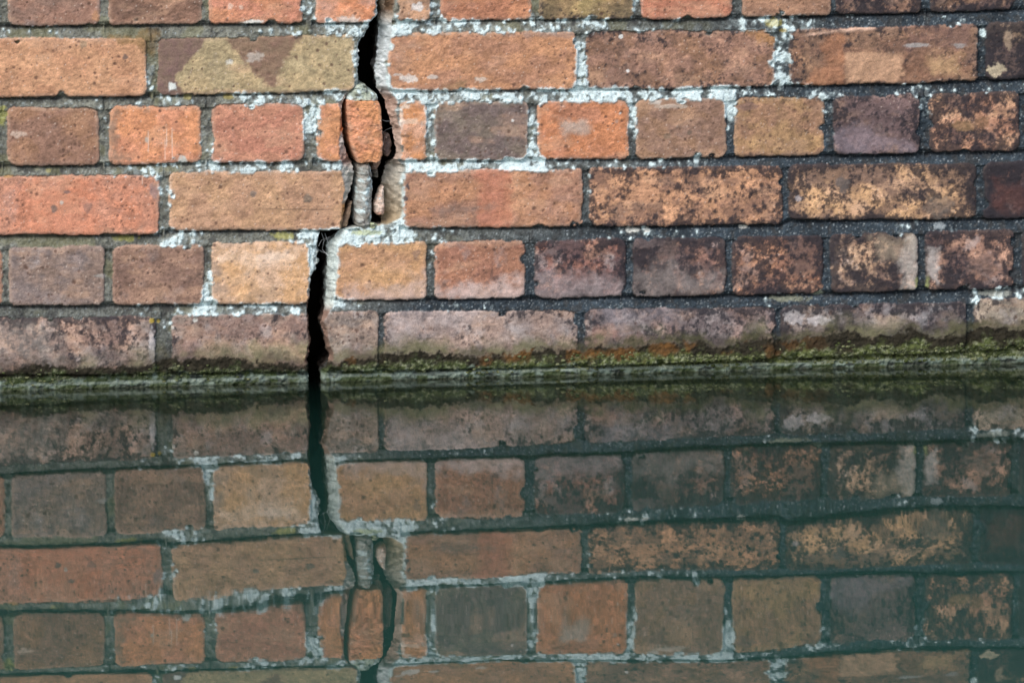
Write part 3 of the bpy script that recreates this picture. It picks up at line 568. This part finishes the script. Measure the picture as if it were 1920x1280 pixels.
def section(side, cracked):
    lo = LX(ZS); hi = RX(ZS)
    if side < 0: xs = XS[XS < lo.max()+.002]
    else: xs = XS[XS > hi.min()-.002]
    X, Z = np.meshgrid(xs, ZS)
    E = (lo if side < 0 else hi)[:, None]
    clamped = (X > E) if side < 0 else (X < E)
    X = np.where(clamped, E, X)
    U, V = to_px(X, Z)
    Es = (LX(ZS, 0.0) if side < 0 else RX(ZS, 0.0))[:, None]
    ue, _ = to_px(Es, Z[:, :1])
    ed = (ue-U) if side < 0 else (U-ue)
    col, rough, H, ID, bed = surface(U, V, side, np.maximum(ed, 0))
    nr, nc = X.shape
    vid = np.arange(nr*nc).reshape(nr, nc)
    q = np.stack([vid[:-1, :-1], vid[:-1, 1:], vid[1:, 1:], vid[1:, :-1]], -1).reshape(-1, 4)
    cf = clamped.ravel()[q].all(1)
    if side < 0:
        cf = cf | (clamped.ravel()[q].sum(1) >= 4)
    q = q[~cf]
    co = np.stack([X, -H, Z], -1).reshape(-1, 3); cl = col.reshape(-1, 3); rg = rough.ravel()
    fid = ID.ravel()[q]
    fi = np.where((fid >= 0).sum(1) >= 2, fid.max(1), -1)
    bd = (bed.ravel()[q].mean(1) > .5) | (co[q][:, :, 2].mean(1) < .006)
    fi = np.where(bd, -2, fi)
    anchor = float(xs.mean()*0 + (-.55 if side < 0 else .3))
    root = empty('brick_wall', (anchor, 0, 0))
    def part(name, sel, mat, label=None):
        qq = q[sel]
        if len(qq) == 0: return None
        used = np.unique(qq); mp = np.zeros(len(co), np.int64); mp[used] = np.arange(len(used))
        c2 = co[used].copy(); c2[:, 0] -= anchor
        o = mesh_obj(name, c2, mp[qq], cl[used], rg[used], mat, root)
        if label: o['label'] = label
        return o
    ck = {}
    for i, b in enumerate(BR):
        for (rr, xx, lab) in cracked:
            if b[0] == rr and b[1] <= xx <= b[2]: ck[i] = lab
    whole = fi >= 0
    for i in ck: whole &= fi != i
    part('brickwork', whole, M_BRICK)
    part('mortar', fi == -1, M_MORTAR)
    part('waterline_bed', fi == -2, M_MORTAR, 'wet grey green mortar bed at the waterline')
    for i, lab in ck.items(): part('broken_brick', fi == i, M_BRICK, lab)
    # moss tufts on the waterline bed
    rg_ = np.random.default_rng(5+side)
    mv = []; mq = []; mc = []
    wz = np.clip((np.abs(xs)), 0, 9)
    for _ in range(1100):
        x = rg_.uniform(-.60, .60)
        if (side < 0) != (x < float(LX(np.array([.0]))[0])): continue
        u0, v0 = to_px(x, 0.0)
        pr = float(fbm(np.array([u0]), np.array([0.0]), 70, 3, 211)[0])
        if rg_.random() > (pr-.28)*2.4*(.55 if u0 < 900 else 1.0): continue
        top = float(line_i(BAND, u0)); wlv = float(line_i(WATER, u0))
        vv = wlv-2-(wlv-top)*.72*rg_.random()**1.3
        x, z = to_wall(u0, vv); x = float(x); z = float(z)
        ci = int(np.argmin(np.abs(xs-x))); ri = int(np.argmin(np.abs(ZS-z)))
        if clamped[ri, ci]: continue
        r_ = rg_.uniform(.0008, .0021)*(1.0 if u0 > 700 else .8); y0 = -H[ri, ci]
        base = len(mv); nu, nv_ = 7, 5
        c0 = alb((70, 80, 40))+(alb((132, 134, 100))-alb((70, 80, 40)))*rg_.random()**1.6
        for a_ in range(nv_):
            ph = -math.pi/2+math.pi*(a_+.5)/nv_
            for b_ in range(nu):
                th = 2*math.pi*b_/nu
                k_ = r_*rg_.uniform(.55, 1.3)
                mv.append((x+k_*1.5*math.cos(ph)*math.cos(th)-anchor, y0-k_*.55*math.cos(ph)*math.sin(th), z+k_*.8*math.sin(ph)))
                mc.append(c0*rg_.uniform(.6, 1.3))
        for a_ in range(nv_-1):
            for b_ in range(nu):
                b2 = (b_+1) % nu
                mq.append((base+a_*nu+b_, base+a_*nu+b2, base+(a_+1)*nu+b2, base+(a_+1)*nu+b_))
    o = mesh_obj('moss', np.array(mv), mq, np.clip(np.array(mc), .004, .8), np.full(len(mv), .7), M_MORTAR, root)
    o['kind'] = 'stuff'
    # the broken end of the wall running back into the crack, its back, top and far end
    last = np.array([np.where(~clamped[r])[0][-1 if side < 0 else 0] for r in range(nr)])
    last = np.clip(last+(1 if side < 0 else -1), 0, nc-1)
    ex = X[np.arange(nr), last]; eh = H[np.arange(nr), last]
    dep = np.concatenate([[0, .001], np.arange(.0025, .075, .0025), [.08, .088, .1, .12, .15, .19, THICK]])
    Y = np.maximum(-eh[:, None], dep[None, :]-eh[:, None]); Y[:, -1] = THICK
    ue2, ve2 = to_px(ex, ZS)
    PU = ue2[:, None]*0+dep[None, :]*1733+300; PV = np.repeat(ve2[:, None], len(dep), 1)
    nse = (fbm(PU, PV, 30, 4, 201)-.5)*.014*ss(0, .03, dep)[None, :]+(fbm(PU, PV, 9, 3, 203)-.5)*.004*ss(0, .008, dep)[None, :]
    exs = (LX(ZS, 0.0) if side < 0 else RX(ZS, 0.0))
    nse = nse+(fbm(PU, PV, 14, 4, 204, .65)-.5)*.008*ss(0, .01, dep)[None, :]
    XX = exs[:, None]+(ex-exs)[:, None]*np.exp(-dep/.004)[None, :]+nse
    if side > 0:
        uc = np.interp(ve2, [-1100, 0, 40, 100, 170, 190, 300, 318, 420, 432, 470, 575, 592, 900], [.1, .1, .15, .12, .2, .55, .5, .22, .22, .3, .12, .12, .16, .16])
        XX = XX+uc[:, None]*dep[None, :]
    ecol = col[np.arange(nr), last][:, None, :]
    inner = alb((84, 74, 68))*(.5+.9*fbm(PU, PV, 20, 4, 205)[..., None])
    inner = mixc(inner, alb((130, 132, 130)), ss(.55, .7, fbm(PU, PV, 18, 3, 207))*.6)
    k = ss(.004, .03, dep)[None, :, None]
    ccol = ecol*(1-k)*(.7+.6*fbm(PU, PV, 7, 3, 209)[..., None])+inner*k
    n2r, n2c = XX.shape
    v2 = np.arange(n2r*n2c).reshape(n2r, n2c)
    q2 = np.stack([v2[:-1, :-1], v2[:-1, 1:], v2[1:, 1:], v2[1:, :-1]], -1).reshape(-1, 4)
    if side > 0: q2 = q2[:, ::-1]
    q2 = q2[:, ::-1]
    co2 = np.stack([XX-anchor, Y, np.repeat(ZS[:, None], n2c, 1)], -1).reshape(-1, 3)
    mesh_obj('broken_edge', co2, q2, ccol.reshape(-1, 3), None, M_MORTAR, root)
    far = X[0, 0] if side < 0 else X[0, -1]
    fx = far-anchor
    bx = XX[:, -1]-anchor; z0, z1 = ZS[0], ZS[-1]
    st = np.linspace(0, nr-1, 60).astype(int)
    bco = []; bq = []
    bx = XX[:, -1]-anchor
    for r_ in st: bco += [(bx[r_], THICK, ZS[r_]), (fx, THICK, ZS[r_])]
    for i in range(len(st)-1): bq.append((2*i, 2*i+1, 2*i+3, 2*i+2))
    n0 = len(bco); bco += [(fx, .004, z0), (fx, .004, z1), (ex[-1]-anchor, .004, z1), (ex[0]-anchor, .004, z0)]
    e_ = 2*(len(st)-1)
    bq += [(1, n0, n0+1, e_+1), (e_, e_+1, n0+1, n0+2), (0, 1, n0, n0+3)]
    bc_ = np.tile(lin((100, 96, 90)), (len(bco), 1))
    o = mesh_obj('rear_face', bco, bq, bc_, None, M_MORTAR, root)
    o.data.polygons.foreach_set('use_smooth', np.zeros(len(bq), bool))
    return root

wl_ = section(-1, [(1, 650, 'orange brick whose end the crack cut off'), (3, 620, 'narrow orange brick stub left of the crack'), (4, 500, 'long tan brick with its corner chipped away by the crack'), (6, 450, 'mauve pink brick at the waterline, broken by the crack')])
tag(wl_, 'red brick wall section left of the black crack, cleaner bricks and pale joints', 'brick wall', 'sections of the cracked brick wall')
wr_ = section(1, [(1, 775, 'short orange brick stub with white crust beside the crack'), (3, 775, 'thin orange brick stub right of the crack'), (6, 660, 'short mauve brick stub at the waterline')])
tag(wr_, 'red brick wall section right of the black crack, darkened by black growth towards its far end', 'brick wall', 'sections of the cracked brick wall')

# ------------------------------------------------------------------ rubble wedged in the crack
def rubble(name, rows, ybase, depth, bulge, c1, c2, seed, speck=.4, lich=0., parent=None, rnd=3.0, flatf=.25, square=False, stone=False):
    """rows: (y, xleft, xright) down the piece in photo pixels; a closed solid whose front sits at y = ybase"""
    ys = np.array([r[0] for r in rows], float); nv = max(14, int((ys[-1]-ys[0])/1.1)); ncol = 22
    vv = np.linspace(ys[0], ys[-1], nv)
    xl = np.interp(vv, ys, [r[1] for r in rows]); xr = np.interp(vv, ys, [r[2] for r in rows])
    j = (fbm(vv, vv*0+seed*3.1, 10, 4, seed, .75)-.5)*rnd*1.7; k = (fbm(vv, vv*0+seed*7.7, 10, 4, seed+1, .75)-.5)*rnd*1.7
    xl = xl+j; xr = np.maximum(xr+k, xl+1.0)
    tf = np.linspace(-1, 1, 34); tb = np.linspace(1, -1, 12)[1:-1]
    kx = 2.0/flatf
    ax = np.concatenate([tf, tb]); ring = len(ax)
    ay = np.concatenate([-(1-np.abs(tf)**kx)**(1/kx), (1-np.abs(tb)**kx)**(1/kx)])
    s = (vv-ys[0])/(ys[-1]-ys[0])
    endf = np.minimum(1, np.minimum(s, 1-s)*14+.25)**.5
    if square: endf = np.ones(nv)
    mid = (xl+xr)/2; half = (xr-xl)/2
    UU = mid[:, None]+half[:, None]*ax[None, :]*(0.85+.15*endf[:, None]); VV = np.repeat(vv[:, None], ring, 1)
    X, Z = to_wall(UU, VV)
    front = np.clip(ay, -1, 0)
    Yv = ybase+depth/2+ay[None, :]*depth/2*(.6+.4*endf[:, None])-bulge*np.clip(1-ax**2, 0, 1)[None, :]*(ay < 0)
    n_ = (fbm(UU+Yv*900, VV, 12, 4, seed+5, .6)-.5)
    Yv = Yv+n_*(.0028 if square else .005)+(fbm(UU+Yv*900, VV, 4, 2, seed+8)-.5)*.0016; X = X+(fbm(UU+Yv*600, VV+Yv*600, 7, 4, seed+7, .65)-.5)*(.0016 if square else .0026)
    Z = Z+(fbm(UU+Yv*700, VV, 8, 3, seed+9, .6)-.5)*.003
    P = [X.ravel(), Yv.ravel(), Z.ravel()]
    co = np.stack(P, -1)
    D = -np.minimum(UU-xl[:, None], xr[:, None]-UU)
    one = np.ones(UU.shape)
    UC = UU+Yv*1100
    col, a, b, c, _p = brick_tone(UC, VV, tn(c1)*one[..., None], tn(c2)*one[..., None], speck*one, .02*one, .05*one, D, 3)
    if stone:
        gg = fbm(UC, VV, 14, 4, seed+11, .6)[..., None]; gf = fbm(UC, VV, 4, 3, seed+13)[..., None]
        col = (alb(c1)+(alb(c2)-alb(c1))*ss(.35, .65, gg))*(.6+.8*gf)*(.75+.5*gg)
        col = mixc(col, alb((54, 50, 46)), ss(.6, .72, fbm(UC, VV, 9, 4, seed+15, .6))*.7)
    if lich > 0:
        col, _ = lichen_tone(UC, VV, col, lich*one)
    col = np.clip(col.reshape(-1, 3), .004, .9)
    vid = np.arange(nv*ring).reshape(nv, ring); nx = np.roll(vid, -1, 1)
    q = np.stack([vid[:-1], vid[1:], nx[1:], nx[:-1]], -1).reshape(-1, 4)
    n0 = len(co)
    co = np.concatenate([co, [co[:ring].mean(0)], [co[-ring:].mean(0)]]); col = np.concatenate([col, [col[:ring].mean(0)], [col[-ring-0:].mean(0)]])
    tr = [(n0, vid[0, i], nx[0, i]) for i in range(ring)]+[(n0+1, nx[-1, i], vid[-1, i]) for i in range(ring)]
    if parent is None:
        org = co.mean(0); org = np.array([org[0], org[1], co[:, 2].min()])
    else: org = np.array(parent.location)
    o = mesh_obj(name, co-org, q, col, None, M_RUBBLE, None, tr)
    if parent is None: o.location = org
    else: o.parent = parent
    return o

f0 = to_wall(682, 306)
frag = empty('brick_fragment', (float(f0[0]), .03, float(f0[1])))
tag(frag, 'upright orange brick fragment with a pale mortar cap, standing loose inside the crack', 'brick fragment')
rubble('brick_body', [(190, 649.5, 711), (197, 649.5, 716), (215, 650, 717), (250, 653.5, 719), (272, 657, 720), (290, 664, 719), (300, 668, 715), (305, 670, 708)], .000, .10, .0012, (204, 116, 60), (192, 106, 66), 31, .3, .12, frag, 1.5, .1, True)
rubble('mortar_cap', [(158, 670, 684), (163, 664, 690), (169, 662, 694), (174, 654, 704), (180, 651, 711), (186, 649, 713), (191.5, 649, 711)], .005, .085, .004, (168, 176, 158), (186, 196, 184), 37, .3, .5, frag, 3.0, .22, False, True)

o = rubble('mortar_lump', [(308, 676, 694), (316, 672, 699), (340, 671, 701), (380, 667, 701), (410, 668, 700), (424, 669, 697), (428, 674, 690)], .006, .05, .008, (172, 172, 166), (136, 130, 122), 41, .5, .62, None, 1.8, .42, False, True)
tag(o, 'tall grey lump of old mortar streaked with white, wedged upright under the loose orange fragment', 'mortar lump')
o = rubble('brick_shard', [(352, 720, 723), (368, 711, 723), (385, 704, 723), (400, 704, 723), (406, 709, 722)], .010, .02, .003, (186, 120, 96), (206, 186, 174), 45, .3, .35, None, 1.6, .3)
tag(o, 'small pointed pink and white brick shard right of the grey mortar lump', 'brick shard', 'brick shards wedged in the crack')
o = rubble('brick_shard', [(381, 660, 664), (398, 652, 663), (415, 645, 658), (429, 642, 655)], .014, .03, .003, (122, 96, 70), (100, 78, 60), 47, .4, .1, None, 1.6, .3)
tag(o, 'brown slanting brick shard left of the grey mortar lump, at the foot of the crack', 'brick shard', 'brick shards wedged in the crack')
o = rubble('brick_shard', [(280, 718, 722), (296, 709, 723), (310, 703, 720), (323, 702, 712)], .022, .03, .002, (132, 88, 78), (110, 80, 74), 49, .4, .1, None, 1.6, .3)
tag(o, 'dark reddish brick shard tucked below the right corner of the orange fragment', 'brick shard', 'brick shards wedged in the crack')
o = rubble('brick_shard', [(258, 728, 738), (275, 724, 744), (292, 724, 742), (300, 730, 736)], .03, .03, .003, (112, 88, 88), (96, 76, 76), 53, .4, .1, None, 1.6, .35)
tag(o, 'dull purple brick shard set back in the right branch of the crack', 'brick shard', 'brick shards wedged in the crack')
o = rubble('mortar_crumb', [(322, 706, 713), (328, 703, 716), (335, 705, 714)], .02, .012, .002, (140, 136, 126), (120, 112, 104), 57, .3, .2, None, 2, .8, False, True)
tag(o, 'small grey mortar crumb below the dark reddish shard inside the crack', 'mortar crumb', 'mortar crumbs in the crack')
o = rubble('mortar_crumb', [(419, 695, 704), (423, 692, 708), (428, 694, 706)], .000, .014, .002, (196, 204, 176), (176, 186, 150), 59, .2, .3, None, 2, .8, False, True)
tag(o, 'pale greenish mortar crumb on the ledge at the foot of the mortar lump', 'mortar crumb', 'mortar crumbs in the crack')
o = rubble('brick_shard', [(-60, 706, 730), (-10, 714, 742), (14, 716, 742), (30, 720, 738), (37, 722, 734)], .024, .05, .004, (122, 98, 76), (140, 112, 88), 61, .5, .15, None, 2, .4)
tag(o, 'dusty brown broken brick end in the crack at the top of the wall', 'brick shard', 'brick shards wedged in the crack')

# cobweb strands across the openings
def web(name, strands, label):
    verts = []; quads = []
    for pts, dy in strands:
        P = []
        for (u, v), y in zip(pts, dy):
            x, z = to_wall(u, v, 0.0); P.append((float(x), y, float(z)))
        n = len(P); rr = .00014; base = len(verts)
        for p in P:
            for a in range(4):
                verts.append((p[0]+rr*math.cos(a*math.pi/2), p[1]+rr*math.sin(a*math.pi/2), p[2]+rr*.8*math.sin(a*math.pi/2+.8)))
        for i in range(n-1):
            for a in range(4):
                quads.append((base+i*4+a, base+i*4+(a+1) % 4, base+(i+1)*4+(a+1) % 4, base+(i+1)*4+a))
    v = np.array(verts); org = v.mean(0)
    m = bpy.data.materials.get('cobweb_silk')
    if m is None:
        m = bpy.data.materials.new('cobweb_silk'); m.use_nodes = True
        m.node_tree.nodes['Principled BSDF'].inputs['Base Color'].default_value = (.55, .57, .58, 1)
    o = mesh_obj(name, v-org, quads, None, None, m); o.location = org
    tag(o, label, 'cobweb', 'cobwebs across the crack')
web('cobweb', [([(600, 470), (606, 474), (615, 476)], (.004, .006, .004)), ([(604, 438), (610, 452), (607, 470), (616, 480)], (.004, .008, .012, .006)), ([(634, 436), (622, 446), (606, 456)], (.006, .008, .006)), ([(612, 440), (616, 452), (618, 462)], (.01, .01, .008)), ([(598, 462), (604, 452), (620, 446)], (.003, .006, .008))],
    'fine cobweb across the head of the lower crack under the long tan brick')
web('cobweb', [([(718, 226), (726, 229), (734, 228)], (.004, .008, .004)), ([(719, 250), (727, 246), (738, 240)], (.006, .012, .006)), ([(720, 275), (724, 262), (730, 252)], (.006, .012, .012))],
    'fine cobweb across the crack right of the orange fragment')

# ------------------------------------------------------------------ earth behind the wall, bed of the canal, water
def plain_mat(name, c1, c2, scale, rough=.95):
    m = bpy.data.materials.new(name); m.use_nodes = True
    n = m.node_tree.nodes; l = m.node_tree.links; bs = n['Principled BSDF']
    tc = n.new('ShaderNodeTexCoord'); ns = n.new('ShaderNodeTexNoise'); ns.inputs['Scale'].default_value = scale; ns.inputs['Detail'].default_value = 6
    l.new(tc.outputs['Object'], ns.inputs['Vector'])
    cr = n.new('ShaderNodeValToRGB'); cr.color_ramp.elements[0].color = (*lin(c1), 1); cr.color_ramp.elements[1].color = (*lin(c2), 1)
    cr.color_ramp.elements[0].position = .3; cr.color_ramp.elements[1].position = .7
    l.new(ns.outputs['Fac'], cr.inputs['Fac']); l.new(cr.outputs[0], bs.inputs['Base Color'])
    bs.inputs['Roughness'].default_value = rough
    return m
def box(name, lo, hi, mat):
    v = [(x, y, z) for x in (lo[0], hi[0]) for y in (lo[1], hi[1]) for z in (lo[2], hi[2])]
    q = [(0, 1, 3, 2), (4, 6, 7, 5), (0, 4, 5, 1), (2, 3, 7, 6), (0, 2, 6, 4), (1, 5, 7, 3)]
    o = mesh_obj(name, v, q, None, None, mat); o.data.polygons.foreach_set('use_smooth', np.zeros(6, bool)); return o
e = box('earth', (-1.7, THICK+.004, -.4), (1.7, 1.6, .93), plain_mat('dark_earth', (40, 34, 28), (66, 56, 46), 40)); e['kind'] = 'structure'

wx = np.concatenate([np.linspace(-9, -1.3, 40)[:-1], np.linspace(-1.3, 1.3, 240), np.linspace(1.3, 9, 40)[1:]])
wy = np.concatenate([np.linspace(.20, -3.2, 320), np.linspace(-3.2, -14, 90)[1:]])
GX, GY = np.meshgrid(wx, wy)
rngw = np.random.default_rng(21)
GZ = np.zeros(GX.shape)
for k in range(26):
    lam = rngw.uniform(.16, .62); ang = rngw.normal(math.pi/2, .75); ph = rngw.uniform(0, 6.28)
    s_ = .00072*rngw.uniform(.4, 1.0)
    kk = 2*math.pi/lam
    GZ += s_/kk*np.sin(kk*(GX*math.cos(ang)+GY*math.sin(ang))+ph)
GZ *= 1.0
nr, nc = GX.shape; vid = np.arange(nr*nc).reshape(nr, nc)
q = np.stack([vid[:-1, :-1], vid[1:, :-1], vid[1:, 1:], vid[:-1, 1:]], -1).reshape(-1, 4)
mw = bpy.data.materials.new('canal_water'); mw.use_nodes = True
n = mw.node_tree.nodes; l = mw.node_tree.links; n.remove(n['Principled BSDF']); mo = n['Material Output']
fr = n.new('ShaderNodeFresnel'); fr.inputs['IOR'].default_value = 1.333
gl = n.new('ShaderNodeBsdfGlossy'); gl.inputs['Roughness'].default_value = .004; gl.inputs['Color'].default_value = (1, 1, 1, 1)
tr = n.new('ShaderNodeBsdfTransparent'); mxs = n.new('ShaderNodeMixShader')
tc = n.new('ShaderNodeTexCoord'); ns = n.new('ShaderNodeTexNoise'); ns.inputs['Scale'].default_value = 28; ns.inputs['Detail'].default_value = 3
l.new(tc.outputs['Object'], ns.inputs['Vector'])
bp = n.new('ShaderNodeBump'); bp.inputs['Strength'].default_value = 1.0; bp.inputs['Distance'].default_value = .00002
l.new(ns.outputs['Fac'], bp.inputs['Height']); l.new(bp.outputs[0], gl.inputs['Normal'])
l.new(fr.outputs[0], mxs.inputs[0]); l.new(tr.outputs[0], mxs.inputs[1]); l.new(gl.outputs[0], mxs.inputs[2]); l.new(mxs.outputs[0], mo.inputs['Surface'])
vp = n.new('ShaderNodeVolumePrincipled'); vp.inputs['Color'].default_value = (.13, .46, .37, 1); vp.inputs['Density'].default_value = 0.85
l.new(vp.outputs[0], mo.inputs['Volume'])
GZ = GZ-.0040
wco = np.stack([GX, GY, GZ], -1).reshape(-1, 3)
rim = np.concatenate([vid[0, :], vid[1:, -1], vid[-1, -2::-1], vid[-2:0:-1, 0]])
low = wco[rim].copy(); low[:, 2] = -1.05
n0 = len(wco); k = len(rim); li = n0+np.arange(k)
wq = np.concatenate([q, np.stack([rim, np.roll(rim, -1), np.roll(li, -1), li], -1)])
ctr = n0+k
wt = np.stack([li, np.roll(li, -1), np.full(k, ctr)], -1)
wco = np.concatenate([wco, low, [[0, -7, -1.05]]])
o = mesh_obj('water', wco, wq, None, None, mw, None, wt); o['kind'] = 'structure'
o = box('canal_bed', (-9.2, -14.2, -1.2), (9.2, .22, -.95), plain_mat('silt', (44, 46, 34), (66, 64, 46), 6)); o['kind'] = 'structure'
